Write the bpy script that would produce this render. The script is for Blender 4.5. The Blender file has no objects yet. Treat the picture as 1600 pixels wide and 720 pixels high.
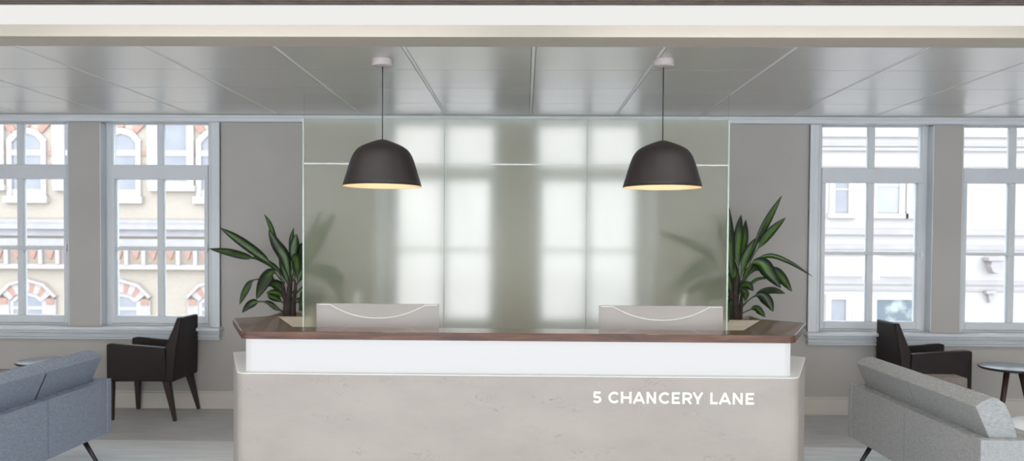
import bpy, bmesh, math, random
from mathutils import Vector, Matrix
random.seed(7)
SC = bpy.context.scene
COL = SC.collection

# ------------------------------------------------------------------ materials
def _new(name):
    m = bpy.data.materials.new(name); m.use_nodes = True
    nt = m.node_tree; nt.nodes.clear()
    out = nt.nodes.new('ShaderNodeOutputMaterial')
    return m, nt, out

def N(nt, typ, **kw):
    n = nt.nodes.new(typ)
    for k, v in kw.items():
        if k in n.inputs.keys(): n.inputs[k].default_value = v
        else: setattr(n, k, v)
    return n

def rgba(c): return (c[0], c[1], c[2], 1.0)

def coords(nt, scale=(1, 1, 1), rot=(0, 0, 0), kind='Object'):
    tc = nt.nodes.new('ShaderNodeTexCoord')
    mp = nt.nodes.new('ShaderNodeMapping')
    mp.inputs['Scale'].default_value = scale
    mp.inputs['Rotation'].default_value = rot
    nt.links.new(tc.outputs[kind], mp.inputs['Vector'])
    return mp.outputs['Vector']

def mat(name, c1, c2=None, rough=.5, scale=(1, 1, 1), nscale=5, detail=4, lo=.35, hi=.65,
        metallic=0, spec=.5, bump=0, bscale=None, coat=0, aniso=0):
    m, nt, out = _new(name)
    b = N(nt, 'ShaderNodeBsdfPrincipled')
    b.inputs['Base Color'].default_value = rgba(c1)
    b.inputs['Roughness'].default_value = rough
    b.inputs['Metallic'].default_value = metallic
    b.inputs['Specular IOR Level'].default_value = spec
    b.inputs['Coat Weight'].default_value = coat
    b.inputs['Anisotropic'].default_value = aniso
    nt.links.new(b.outputs[0], out.inputs[0])
    v = coords(nt, scale)
    if c2 is not None:
        no = N(nt, 'ShaderNodeTexNoise', Scale=nscale, Detail=detail)
        nt.links.new(v, no.inputs['Vector'])
        r = nt.nodes.new('ShaderNodeValToRGB')
        r.color_ramp.elements[0].position = lo; r.color_ramp.elements[0].color = rgba(c1)
        r.color_ramp.elements[1].position = hi; r.color_ramp.elements[1].color = rgba(c2)
        nt.links.new(no.outputs['Fac'], r.inputs[0]); nt.links.new(r.outputs[0], b.inputs['Base Color'])
    if bump:
        n2 = N(nt, 'ShaderNodeTexNoise', Scale=bscale or nscale, Detail=3)
        nt.links.new(v, n2.inputs['Vector'])
        bp = N(nt, 'ShaderNodeBump', Strength=bump, Distance=.01)
        nt.links.new(n2.outputs['Fac'], bp.inputs['Height']); nt.links.new(bp.outputs[0], b.inputs['Normal'])
    return m

def emis(name, col, strength):
    m, nt, out = _new(name)
    e = N(nt, 'ShaderNodeEmission', Strength=strength); e.inputs['Color'].default_value = rgba(col)
    nt.links.new(e.outputs[0], out.inputs[0]); return m

def glow_acrylic(name):
    m, nt, out = _new(name)
    b = N(nt, 'ShaderNodeBsdfPrincipled', Roughness=.3)
    b.inputs['Base Color'].default_value = (.22, .225, .235, 1)
    b.inputs['Emission Color'].default_value = (1.0, .99, .99, 1); b.inputs['Emission Strength'].default_value = .52
    nt.links.new(b.outputs[0], out.inputs[0]); return m

def clear_glass(name, tint=(1, 1, 1), ior=1.3):
    m, nt, out = _new(name)
    t = N(nt, 'ShaderNodeBsdfTransparent'); t.inputs[0].default_value = rgba(tint)
    g = N(nt, 'ShaderNodeBsdfGlossy', Roughness=.01)
    fr = N(nt, 'ShaderNodeFresnel', IOR=ior)
    mx = nt.nodes.new('ShaderNodeMixShader')
    nt.links.new(fr.outputs[0], mx.inputs[0]); nt.links.new(t.outputs[0], mx.inputs[1]); nt.links.new(g.outputs[0], mx.inputs[2])
    nt.links.new(mx.outputs[0], out.inputs[0]); return m

def frosted_glass(name):
    m, nt, out = _new(name)
    g = N(nt, 'ShaderNodeBsdfGlass', Roughness=FROST, IOR=1.25); g.inputs['Color'].default_value = (1, 1, .972, 1)
    tr = N(nt, 'ShaderNodeBsdfTranslucent'); tr.inputs[0].default_value = (.80, .79, .66, 1)
    df = N(nt, 'ShaderNodeBsdfDiffuse'); df.inputs[0].default_value = (.76, .76, .52, 1)
    m1 = N(nt, 'ShaderNodeMixShader'); m1.inputs[0].default_value = .5
    nt.links.new(tr.outputs[0], m1.inputs[1]); nt.links.new(df.outputs[0], m1.inputs[2])
    m2 = N(nt, 'ShaderNodeMixShader'); m2.inputs[0].default_value = MILK
    nt.links.new(g.outputs[0], m2.inputs[1]); nt.links.new(m1.outputs[0], m2.inputs[2])
    nt.links.new(m2.outputs[0], out.inputs[0]); return m

def wood(name, dark, mid, light, scale, rough=.35, rot=(0, 0, 0), coat=0):
    m, nt, out = _new(name)
    b = N(nt, 'ShaderNodeBsdfPrincipled', Roughness=rough); b.inputs['Coat Weight'].default_value = coat
    b.inputs['Coat Roughness'].default_value = .05
    nt.links.new(b.outputs[0], out.inputs[0])
    v = coords(nt, scale, rot)
    n1 = N(nt, 'ShaderNodeTexNoise', Scale=3.0, Detail=8, Roughness=.65, Distortion=.6)
    nt.links.new(v, n1.inputs['Vector'])
    r = nt.nodes.new('ShaderNodeValToRGB')
    r.color_ramp.elements[0].position = .3; r.color_ramp.elements[0].color = rgba(dark)
    r.color_ramp.elements[1].position = .72; r.color_ramp.elements[1].color = rgba(light)
    e = r.color_ramp.elements.new(.5); e.color = rgba(mid)
    nt.links.new(n1.outputs['Fac'], r.inputs[0]); nt.links.new(r.outputs[0], b.inputs['Base Color'])
    return m

def fabric(name, a, c):
    m, nt, out = _new(name)
    b = N(nt, 'ShaderNodeBsdfPrincipled', Roughness=.95); b.inputs['Specular IOR Level'].default_value = .15
    nt.links.new(b.outputs[0], out.inputs[0])
    v1 = coords(nt, (45, 45, 480)); v2 = coords(nt, (480, 480, 60))
    n1 = N(nt, 'ShaderNodeTexNoise', Scale=1.0, Detail=3); n2 = N(nt, 'ShaderNodeTexNoise', Scale=1.0, Detail=3)
    nt.links.new(v1, n1.inputs['Vector']); nt.links.new(v2, n2.inputs['Vector'])
    ad = N(nt, 'ShaderNodeMath', operation='ADD'); w1 = N(nt, 'ShaderNodeMath', operation='MULTIPLY'); w1.inputs[1].default_value = 1.4; nt.links.new(n1.outputs['Fac'], w1.inputs[0])
    w2 = N(nt, 'ShaderNodeMath', operation='MULTIPLY'); w2.inputs[1].default_value = .6; nt.links.new(n2.outputs['Fac'], w2.inputs[0])
    nt.links.new(w1.outputs[0], ad.inputs[0]); nt.links.new(w2.outputs[0], ad.inputs[1])
    mu = N(nt, 'ShaderNodeMath', operation='MULTIPLY'); nt.links.new(ad.outputs[0], mu.inputs[0]); mu.inputs[1].default_value = .5
    r = nt.nodes.new('ShaderNodeValToRGB')
    r.color_ramp.elements[0].position = .36; r.color_ramp.elements[0].color = rgba(a)
    r.color_ramp.elements[1].position = .64; r.color_ramp.elements[1].color = rgba(c)
    nt.links.new(mu.outputs[0], r.inputs[0]); nt.links.new(r.outputs[0], b.inputs['Base Color'])
    bp = N(nt, 'ShaderNodeBump', Strength=.35, Distance=.003)
    nt.links.new(mu.outputs[0], bp.inputs['Height']); nt.links.new(bp.outputs[0], b.inputs['Normal'])
    return m

def plaster_panel(name):
    # pale troweled plaster: soft drifts and small clumps of darker pitting
    m, nt, out = _new(name)
    b = N(nt, 'ShaderNodeBsdfPrincipled', Roughness=.55)
    nt.links.new(b.outputs[0], out.inputs[0])
    v = coords(nt, (1, 1, 2.2))
    big = N(nt, 'ShaderNodeTexNoise', Scale=2.2, Detail=5, Roughness=.6); nt.links.new(v, big.inputs['Vector'])
    fine = N(nt, 'ShaderNodeTexNoise', Scale=38, Detail=4, Roughness=.65, Distortion=1.2); nt.links.new(v, fine.inputs['Vector'])
    msk = N(nt, 'ShaderNodeTexNoise', Scale=6.5, Detail=3); nt.links.new(v, msk.inputs['Vector'])
    r1 = nt.nodes.new('ShaderNodeValToRGB')
    r1.color_ramp.elements[0].position = .3; r1.color_ramp.elements[0].color = rgba(PLA)
    r1.color_ramp.elements[1].position = .7; r1.color_ramp.elements[1].color = rgba(PLB)
    nt.links.new(big.outputs['Fac'], r1.inputs[0])
    rf = nt.nodes.new('ShaderNodeValToRGB'); rf.color_ramp.elements[0].position = .54; rf.color_ramp.elements[1].position = .66
    nt.links.new(fine.outputs['Fac'], rf.inputs[0])
    rm = nt.nodes.new('ShaderNodeValToRGB'); rm.color_ramp.elements[0].position = .55; rm.color_ramp.elements[1].position = .72
    nt.links.new(msk.outputs['Fac'], rm.inputs[0])
    mu = N(nt, 'ShaderNodeMath', operation='MULTIPLY'); nt.links.new(rf.outputs[0], mu.inputs[0]); nt.links.new(rm.outputs[0], mu.inputs[1])
    m2 = N(nt, 'ShaderNodeMath', operation='MULTIPLY'); nt.links.new(mu.outputs[0], m2.inputs[0]); m2.inputs[1].default_value = .8
    mix = N(nt, 'ShaderNodeMix', data_type='RGBA')
    nt.links.new(m2.outputs[0], mix.inputs['Factor'])
    nt.links.new(r1.outputs[0], mix.inputs['A']); mix.inputs['B'].default_value = (.22, .20, .18, 1)
    nt.links.new(mix.outputs['Result'], b.inputs['Base Color'])
    return m

def brick_mat(name, c1, c2, mortar):
    m, nt, out = _new(name)
    b = N(nt, 'ShaderNodeBsdfPrincipled', Roughness=.9)
    nt.links.new(b.outputs[0], out.inputs[0])
    v = coords(nt, (1, 1, 1), (math.radians(90), 0, 0))
    br = N(nt, 'ShaderNodeTexBrick', Scale=4.4)
    br.inputs['Color1'].default_value = rgba(c1); br.inputs['Color2'].default_value = rgba(c2); br.inputs['Mortar'].default_value = rgba(mortar)
    br.inputs['Mortar Size'].default_value = .03
    nt.links.new(v, br.inputs['Vector']); nt.links.new(br.outputs['Color'], b.inputs['Base Color'])
    return m

def leaf_mat(name):
    m, nt, out = _new(name)
    b = N(nt, 'ShaderNodeBsdfPrincipled', Roughness=.3); b.inputs['Specular IOR Level'].default_value = .35
    tc = nt.nodes.new('ShaderNodeTexCoord'); sx = nt.nodes.new('ShaderNodeSeparateXYZ')
    nt.links.new(tc.outputs['UV'], sx.inputs[0])
    r = nt.nodes.new('ShaderNodeValToRGB'); cr = r.color_ramp
    cr.elements[0].position = 0.0; cr.elements[0].color = (.010, .030, .012, 1)
    cr.elements[1].position = 1.0; cr.elements[1].color = (.010, .030, .012, 1)
    for p, c in ((.25, (.012, .038, .010)), (.42, (.11, .22, .025)), (.5, (.06, .14, .016)), (.58, (.11, .22, .025)), (.75, (.012, .038, .010))):
        e = cr.elements.new(p); e.color = rgba(c)
    nt.links.new(sx.outputs[0], r.inputs[0])
    no = N(nt, 'ShaderNodeTexNoise', Scale=5, Detail=2)
    nt.links.new(tc.outputs['Object'], no.inputs['Vector'])
    mr = N(nt, 'ShaderNodeMapRange'); mr.inputs['From Min'].default_value = .35; mr.inputs['From Max'].default_value = .65
    mr.inputs['To Min'].default_value = 0.1; mr.inputs['To Max'].default_value = .92
    nt.links.new(no.outputs['Fac'], mr.inputs[0])
    mix = N(nt, 'ShaderNodeMix', data_type='RGBA'); nt.links.new(mr.outputs[0], mix.inputs['Factor'])
    nt.links.new(r.outputs[0], mix.inputs['A']); mix.inputs['B'].default_value = (.014, .022, .011, 1)
    nt.links.new(mix.outputs['Result'], b.inputs['Base Color'])
    nt.links.new(b.outputs[0], out.inputs[0])
    return m

# tunables
REAR_FILL_W = 26
FROST, MILK = .31, .11
PLA, PLB = (.365, .325, .30), (.43, .385, .355)

M = dict(
    wall=mat('wall_paint', (.435, .405, .38), (.455, .425, .40), .8, nscale=2),
    trim=mat('white_trim', (.64, .655, .68), (.67, .685, .71), .4, nscale=3),
    base=mat('cream_trim', (.60, .55, .49), (.63, .58, .52), .5, nscale=3),
    ceil_tile=mat('metal_ceiling_tile', (0.660, 0.643, 0.616), (0.682, 0.665, 0.638), .32, nscale=2, metallic=.6, spec=.6),
    ceil_rail=mat('ceiling_rail', (.88, .88, .86), (.9, .9, .88), .5, nscale=3),
    dark_gap=mat('shadow_gap', (.05, .05, .05), (.07, .07, .07), .8),
    plasterb=mat('soffit_paint', (.55, .50, .43), (.57, .52, .45), .8, nscale=2),
    grille=mat('grille_bronze', (.13, .10, .08), (.20, .16, .13), .5, nscale=8),
    floor_a=mat('pale_floor', (.66, .67, .69), (.80, .805, .815), .45, (0.8, 5, 1), 3, 6, .3, .7),
    floor_b=mat('dark_plank_floor', (.46, .46, .47), (.64, .64, .65), .5, (1.0, 12, 1), 3, 6, .3, .7),
    plaster=plaster_panel('plaster_front'),
    white=mat('white_solid_surface', (.80, .80, .80), (.82, .82, .82), .35, nscale=3),
    walnut=wood('walnut', (.045, .017, .010), (.105, .040, .023), (.19, .078, .046), (1.2, 14, 14), .24, coat=.32),
    ply=wood('pale_plywood', (.40, .33, .25), (.47, .39, .30), (.54, .46, .36), (1.0, 1.0, 9), .6),
    band=glow_acrylic('backlit_acrylic'),
    cove=emis('light_diffuser', (1.0, .995, .985), .86),
    black=mat('matt_black_metal', (.022, .017, .017), (.028, .022, .022), .5, nscale=6),
    blackrod=mat('black_rod', (.012, .012, .014), (.018, .018, .02), .4, nscale=6),
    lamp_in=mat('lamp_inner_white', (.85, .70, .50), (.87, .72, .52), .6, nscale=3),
    bulb=emis('bulb_glow', (1.0, .72, .42), 3.0),
    canopy=mat('canopy_plastic', (.52, .46, .45), (.55, .49, .48), .5, nscale=3),
    mon=mat('taupe_monitor_shell', (.36, .325, .305), (.38, .345, .325), .4, nscale=3),
    bead=mat('reflection_white', (.88, .87, .85), (.9, .89, .87), .4),
    screen=mat('screen_glass', (.01, .01, .012), (.014, .014, .016), .1),
    alu=mat('aluminium', (.6, .6, .62), (.65, .65, .66), .3, metallic=.9),
    sofaL=fabric('blue_grey_weave', (.205, .245, .315), (.35, .40, .49)),
    sofaR=fabric('grey_weave', (.30, .31, .315), (.48, .49, .495)),
    tan=fabric('taupe_weave', (.16, .135, .12), (.27, .235, .21)),
    leather=mat('dark_brown_leather', (0.014, 0.008, 0.008), (0.018, 0.010, 0.010), .5, spec=.3, nscale=12, bump=.05, bscale=60),
    chairleg=wood('dark_stained_leg', (.020, .011, .010), (.028, .016, .014), (.036, .021, .018), (12, 12, 1.5), .5),
    tabletop=mat('blue_grey_table_top', (.20, .22, .26), (.22, .24, .28), .28, nscale=5),
    tableleg=wood('walnut_leg', (.030, .014, .012), (.045, .022, .018), (.06, .03, .025), (12, 12, 1.5), .5),
    leaf=leaf_mat('glossy_leaf'),
    cane=mat('plant_cane', (.030, .018, .015), (.05, .032, .024), .8, (1, 1, 6), 12),
    soil=mat('potting_soil', (.02, .014, .01), (.05, .035, .025), .95, nscale=40, bump=.5),
    pane=clear_glass('window_glass', (.97, .985, .99)),
    cglass=clear_glass('clear_glass', (.985, .99, .985), 1.12),
    frost=frosted_glass('frosted_glass'),
    gedge=mat('edge_caught_light', (.62, .74, .66), (.70, .80, .72), .2, nscale=4),
    gjoint=mat('glass_joint', (.45, .53, .50), (.5, .58, .55), .3, nscale=4),
    gline=mat('white_film_line', (.9, .92, .88), (.92, .94, .9), .5, nscale=4),
    brick=brick_mat('buff_brick', (0.298, 0.238, 0.188), (0.314, 0.255, 0.205), (0.314, 0.265, 0.223)),
    stone=mat('pale_stone', (0.315, 0.268, 0.248), (0.339, 0.289, 0.269), .9, nscale=3),
    stone2=mat('grey_stone', (0.267, 0.236, 0.238), (0.299, 0.265, 0.259), .9, nscale=3),
    red=mat('red_brick', (0.275, 0.148, 0.112), (0.298, 0.174, 0.136), .9, nscale=7),
    terr=mat('terracotta_panel', (0.259, 0.185, 0.136), (0.282, 0.203, 0.153), .9, nscale=7),
    wst=mat('white_stucco', (0.347, 0.304, 0.286), (0.363, 0.318, 0.299), .9, nscale=1.5),
    wst2=mat('white_stucco_moulding', (0.267, 0.233, 0.224), (0.299, 0.261, 0.251), .9, nscale=2),
    fglass=mat('facade_window_glass', (0.165, 0.158, 0.175), (0.204, 0.188, 0.196), .15, nscale=2),
    fglass2=mat('pale_facade_window_glass', (0.240, 0.224, 0.221), (0.269, 0.245, 0.239), .15, nscale=2),
    fglass3=mat('dark_facade_window_glass', (0.079, 0.088, 0.102), (0.243, 0.244, 0.231), .15, nscale=3, lo=.45, hi=.62),
    street=mat('street_asphalt', (.20, .20, .21), (.26, .26, .27), .9, nscale=6),
    paving=mat('street_paving', (.42, .41, .40), (.5, .49, .48), .9, nscale=6),
    back=mat('rear_wall_paint', (.58, .56, .54), (.6, .58, .56), .8, nscale=2),
)

# ------------------------------------------------------------------ mesh helpers
def bmn(): return bmesh.new()

def bx(bm, x0, x1, y0, y1, z0, z1, mi=0, bevel=0):
    vs = [bm.verts.new((x, y, z)) for z in (z0, z1) for y in (y0, y1) for x in (x0, x1)]
    fs = [(0, 2, 3, 1), (4, 5, 7, 6), (0, 1, 5, 4), (2, 6, 7, 3), (0, 4, 6, 2), (1, 3, 7, 5)]
    out = []
    for f in fs:
        g = bm.faces.new([vs[i] for i in f]); g.material_index = mi; out.append(g)
    if bevel:
        es = list({e for g in out for e in g.edges})
        bmesh.ops.bevel(bm, geom=es, offset=bevel, segments=3, profile=.6, affect='EDGES')
    return vs

def prism(bm, poly, z0, z1, axis='z', mi=0):
    """poly of 2-D points extruded; axis z: (x,y); axis y: (x,z) between y=z0..z1; axis x: (y,z)"""
    def mk(p, h):
        if axis == 'z': return (p[0], p[1], h)
        if axis == 'y': return (p[0], h, p[1])
        return (h, p[0], p[1])
    a = [bm.verts.new(mk(p, z0)) for p in poly]; b = [bm.verts.new(mk(p, z1)) for p in poly]
    n = len(poly); fs = []
    fs.append(bm.faces.new(a[::-1])); fs.append(bm.faces.new(b))
    for i in range(n): fs.append(bm.faces.new((a[i], a[(i + 1) % n], b[(i + 1) % n], b[i])))
    for f in fs: f.material_index = mi
    return fs

def tube(bm, p0, p1, r0, r1, seg=16, mi=0, sq=False):
    p0, p1 = Vector(p0), Vector(p1); d = (p1 - p0).normalized()
    up = Vector((0, 0, 1)) if abs(d.z) < .9 else Vector((0, 1, 0))
    a = d.cross(up).normalized(); b = d.cross(a)
    n = 4 if sq else seg; off = math.pi / 4 if sq else 0
    r = []
    for p, rr in ((p0, r0), (p1, r1)):
        r.append([bm.verts.new(p + (a * math.cos(t) + b * math.sin(t)) * rr) for t in [off + 2 * math.pi * i / n for i in range(n)]])
    for i in range(n):
        f = bm.faces.new((r[0][i], r[0][(i + 1) % n], r[1][(i + 1) % n], r[1][i])); f.smooth = not sq; f.material_index = mi
    bm.faces.new(r[0][::-1]).material_index = mi; bm.faces.new(r[1]).material_index = mi

def path_tube(bm, pts, radii, seg=10, mi=0):
    pts = [Vector(p) for p in pts]; rings = []
    for i, p in enumerate(pts):
        d = (pts[min(i + 1, len(pts) - 1)] - pts[max(i - 1, 0)]).normalized()
        up = Vector((0, 1, 0)) if abs(d.y) < .9 else Vector((0, 0, 1))
        a = d.cross(up).normalized(); b = d.cross(a)
        rings.append([bm.verts.new(p + (a * math.cos(t) + b * math.sin(t)) * radii[i]) for t in [2 * math.pi * k / seg for k in range(seg)]])
    for i in range(len(rings) - 1):
        for k in range(seg):
            f = bm.faces.new((rings[i][k], rings[i][(k + 1) % seg], rings[i + 1][(k + 1) % seg], rings[i + 1][k])); f.smooth = True; f.material_index = mi
    bm.faces.new(rings[0][::-1]); bm.faces.new(rings[-1])

def lathe(bm, prof, seg=64, mi=0, center=(0, 0)):
    rings = []
    for r, z in prof:
        if r < 1e-5: rings.append([bm.verts.new((center[0], center[1], z))])
        else: rings.append([bm.verts.new((center[0] + r * math.cos(t), center[1] + r * math.sin(t), z)) for t in [2 * math.pi * k / seg for k in range(seg)]])
    for a, b in zip(rings, rings[1:]):
        for k in range(seg):
            k2 = (k + 1) % seg
            if len(a) == 1 and len(b) == 1: continue
            if len(a) == 1: f = bm.faces.new((a[0], b[k2], b[k]))
            elif len(b) == 1: f = bm.faces.new((a[k], a[k2], b[0]))
            else: f = bm.faces.new((a[k], a[k2], b[k2], b[k]))
            f.smooth = True; f.material_index = mi

def obj(name, bm, mats, parent=None, bevel=0, seg=3, loc=None, sub=0, smooth=False):
    bmesh.ops.recalc_face_normals(bm, faces=bm.faces[:])
    me = bpy.data.meshes.new(name)
    if smooth:
        for f in bm.faces: f.smooth = True
    bm.to_mesh(me); bm.free()
    for m in (mats if isinstance(mats, (list, tuple)) else [mats]): me.materials.append(m)
    o = bpy.data.objects.new(name, me); COL.objects.link(o)
    if parent: o.parent = parent
    if loc: o.location = loc
    if bevel:
        b = o.modifiers.new('bevel', 'BEVEL'); b.width = bevel; b.segments = seg; b.limit_method = 'ANGLE'; b.angle_limit = math.radians(35)
        b.harden_normals = False
    if sub:
        s = o.modifiers.new('sub', 'SUBSURF'); s.levels = sub; s.render_levels = sub
    return o

def tag(o, label, cat, group=None, kind=None):
    if label: o['label'] = label
    if cat: o['category'] = cat
    if group: o['group'] = group
    if kind: o['kind'] = kind
    return o

def thing(name, label, cat, loc=(0, 0, 0), rz=0, group=None):
    o = bpy.data.objects.new(name, None); COL.objects.link(o); o.empty_display_size = .1
    o.location = loc; o.rotation_euler = (0, 0, rz)
    return tag(o, label, cat, group)

def struct(name, bm, mats, parent=None, bevel=0):
    o = obj(name, bm, mats, parent, bevel)
    if not parent: o['kind'] = 'structure'
    return o

def copy_tree(o, parent=None):
    c = o.copy(); COL.objects.link(c)
    if parent: c.parent = parent
    for ch in list(o.children): copy_tree(ch, c)
    return c

# ------------------------------------------------------------------ room shell
XL, XR, YB, YW, YO = -6.8, 6.7, -3.6, 6.97, 7.27
ZC, ZN = 2.67, 2.84

b = bmn(); bx(b, XL, XR, YB, 5.84, -.1, 0, 0); bx(b, XL, XR, 5.84, YO, -.1, 0, 1)
struct('floor', b, [M['floor_a'], M['floor_b']])

opens = [(-5.215, -4.176), (-3.894, -2.87), (-1.25, -.24), (.075, 1.085), (2.645, 3.67), (3.92, 4.95)]
ZS, ZH = .74, 2.665
b = bmn()
bx(b, XL, XR, YW, YO, 0, ZS)
bx(b, XL, XR, YW, YO, ZH, 3.0)
xs = [XL] + [v for o_ in opens for v in o_] + [XR]
for i in range(0, len(xs), 2): bx(b, xs[i], xs[i + 1], YW, YO, ZS, ZH)
struct('wall_far', b, M['wall'])
b = bmn(); bx(b, XL - .2, XL, YB, YO, -.1, 3.0); struct('wall_left', b, M['back'])
b = bmn(); bx(b, XR, XR + .2, YB, YO, -.1, 3.0); struct('wall_right', b, M['back'])
b = bmn()
bx(b, XL - .2, XR + .2, YB - .2, YB, -.1, .6); bx(b, XL - .2, XR + .2, YB - .2, YB, 2.7, 3.0)
for k in range(5):
    xc = XL + (XR - XL) * k / 4; bx(b, xc - .2, xc + .2, YB - .2, YB, .6, 2.7)
struct('wall_back', b, M['back'])

# ceiling: satin metal planks with recessed rails, plaster margins, near high ceiling
b = bmn()
XK = [.045 + .7535 * k for k in range(-10, 10)]
YR = [4.45, 5.05, 5.655, 6.265, 6.83]
XK = [x for x in XK if XL < x < XR]
edges = [XL] + XK + [XR]
for i in range(len(edges) - 1):
    x0 = edges[i] + (.014 if i else 0); x1 = edges[i + 1] - (.014 if i < len(edges) - 2 else 0)
    for j in range(4):
        bx(b, x0, x1, YR[j] + .0035, YR[j + 1] - .0035, ZC, ZC + .02, 0)
bx(b, XL, XR, YR[0], YR[-1], ZC + .021, ZC + .05, 2)
for x in XK: bx(b, x - .0105, x + .0105, YR[0], YR[-1] - .012, ZC + .0005, ZC + .0205, 1)
bx(b, XL, XR, YR[-1], YW, ZC, ZC + .05, 3)
bx(b, XL, XR, 4.24, YR[0], ZC, ZC + .065, 3)
bx(b, XL, XR, 4.262, YO, ZC + .065, 3.0, 3)
bx(b, XL, XR, YB, 3.93, ZN, 3.0, 3)
bx(b, XL, XR, 3.93, 4.262, ZN + .04, 3.0, 3)
struct('ceiling', b, [M['ceil_tile'], M['ceil_rail'], M['dark_gap'], M['plasterb']])

# slotted air grille beside the cove
t = thing('air_grille', 'dark slotted linear air grille running along the ceiling above the strip light', 'air vent', (0, 4.09, ZN))
b = bmn()
for k in range(9):
    y = -.15 + k * .0345
    bx(b, XL + .01, XR - .01, y, y + .013, 0, .02)
obj('slat', b, M['grille'], t)
b = bmn(); bx(b, XL + .01, XR - .01, -.158, .16, .028, .038); obj('backing', b, M['dark_gap'], t)

# cove light
t = thing('strip_light', 'long white glowing strip light recessed along the edge of the lowered ceiling', 'ceiling light', (0, 4.25, ZC + .065))
b = bmn(); bx(b, XL + .01, XR - .01, 0, .008, .001, .108); obj('diffuser', b, M['cove'], t)
b = bmn(); bx(b, XL + .01, XR - .01, -.008, .010, .108, .112); obj('frame', b, M['ceil_rail'], t)

# trims of the far wall
b = bmn(); bx(b, XL, XR, 6.90, YW, 2.612, ZC); bx(b, XL, XR, 6.885, YW, 2.645, ZC); struct('trim_1', b, M['trim'], bevel=.004)
b = bmn()
for (x0, x1) in ((XL, XR),):
    bx(b, x0, x1, YW - .018, YW, 0, .145); bx(b, x0, x1, YW - .010, YW, .145, .163)
struct('baseboard_far', b, M['base'], bevel=.003)
b = bmn(); bx(b, XL, XL + .018, YB, YW, 0, .15); struct('baseboard_left', b, M['base'])
b = bmn(); bx(b, XR - .018, XR, YB, YW, 0, .15); struct('baseboard_right', b, M['base'])
n = 2
for gi, (x0, x1) in enumerate(((-5.215, -2.87), (-1.25, 1.085), (2.645, 4.95))):
    b = bmn()
    for s, x in ((-1, x0), (1, x1)):
        a0, a1 = sorted((x, x + s * .095))
        bx(b, a0, a1, YW - .022, YW, ZS, 2.612)
        c0, c1 = sorted((x + s * .060, x + s * .095))
        bx(b, c0, c1, YW - .036, YW, ZS, 2.612)
        c0, c1 = sorted((x + s * .0, x + s * .014))
        bx(b, c0, c1, YW - .030, YW, ZS, 2.612)
    struct('trim_%d' % n, b, M['trim'], bevel=.003); n += 1
    b = bmn()
    bx(b, x0 - .125, x1 + .125, 6.850, 7.06, .724, .752)
    bx(b, x0 - .100, x1 + .100, 6.915, YW, .690, .7238)
    bx(b, x0 - .110, x1 + .110, 6.890, YW, .678, .6898)
    bx(b, x0 - .092, x1 + .092, 6.930, YW, .652, .6778)
    bx(b, x0 - .104, x1 + .104, 6.905, YW, .638, .6518)
    struct('trim_%d' % n, b, M['trim'], bevel=.006); n += 1

# windows
for wi, (x0, x1) in enumerate(opens):
    c = (x0 + x1) / 2; h = (x1 - x0) / 2
    b = bmn(); Y0, Y1 = 7.07, 7.14
    for s in (-1, 1):
        a0, a1 = sorted((c + s * h, c + s * .450)); bx(b, a0, a1, Y0, Y1, .742, ZH)          # frame jambs
        a0, a1 = sorted((c + s * .455, c + s * .418)); bx(b, a0, a1, Y0 - .014, Y1 - .002, .768, 2.1025)  # sash stiles
    bx(b, c - .4499, c + .4499, Y0 + .001, Y1 - .001, 2.612, ZH - .001)
    bx(b, c - .456, c + .456, Y0 - .018, Y1 - .003, 2.103, 2.236)
    bx(b, c - .4179, c + .4179, Y0 - .0138, Y1 - .004, .769, .836)
    bx(b, c - .4495, c + .4495, Y0 + .001, Y1 - .005, .741, .766)
    bx(b, c - .418, c + .418, Y0 + .004, Y1 - .01, 1.444, 1.474)
    for z0, z1 in ((2.236, 2.612), (1.474, 2.103), (.836, 1.444)):
        bx(b, c - .028, c + .028, Y0 + .004, Y1 - .01, z0, z1)
    # reveal linings
    bx(b, x0 + .0005, x0 + .012, YW + .001, Y0 - .0005, .753, ZH - .055); bx(b, x1 - .012, x1 - .0005, YW + .001, Y0 - .0005, .753, ZH - .055)
    w = struct('window_%d' % (wi + 1), b, M['trim'], bevel=.004)
    b = bmn(); bx(b, c - .449, c + .449, 7.104, 7.108, 2.236, 2.612); obj('upper_pane', b, M['pane'], w)
    b = bmn(); bx(b, c - .417, c + .417, 7.104, 7.108, .836, 2.103); obj('lower_pane', b, M['pane'], w)
    b = bmn(); bx(b, c + .440, c + .452, 7.04, 7.058, 1.42, 1.50); bx(b, c + .432, c + .460, 7.018, 7.042, 1.44, 1.462)
    obj('window_handle', b, M['white'], w, bevel=.003)

# ------------------------------------------------------------------ outside
YF = 20.0
b = bmn(); bx(b, -60, 60, YO + .3, 40, -5.2, -5.0, 0); bx(b, -60, 60, YF - 2.2, YF, -5.0, -4.86, 1)
bx(b, -60, 60, YO + .3, YO + 2.4, -5.0, -4.86, 1)
st = struct('ground', b, [M['street'], M['paving']])

t = thing('brick_building', 'buff brick building with red and white arches across the street, seen through the left windows', 'building', (-9, YF, -4.86))
def fpart(name, fn, m, parent=None, bevel=0):
    b = bmn(); fn(b)
    for v in b.verts: v.co -= Vector((-9, YF, -4.86))
    return obj(name, b, m, parent or t, bevel)
XA, XB = -24.0, -3.4
fpart('wall', lambda b: bx(b, XA, XB, YF, YF + .8, -4.86, 8.5), M['brick'])
fpart('cornice', lambda b: (bx(b, XA, XB, YF - .14, YF, 1.93, 2.05), bx(b, XA, XB, YF - .24, YF, 1.80, 1.93), bx(b, XA, XB, YF - .10, YF, 1.62, 1.80),
                            bx(b, XA, XB, YF - .16, YF, 1.36, 1.55)), M['stone2'])
fpart('frieze', lambda b: (bx(b, XA, XB, YF - .10, YF, .88, 1.26), bx(b, XA, XB, YF - .18, YF, .76, .88)), M['stone'])
k = 0
x = XA + .3
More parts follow.
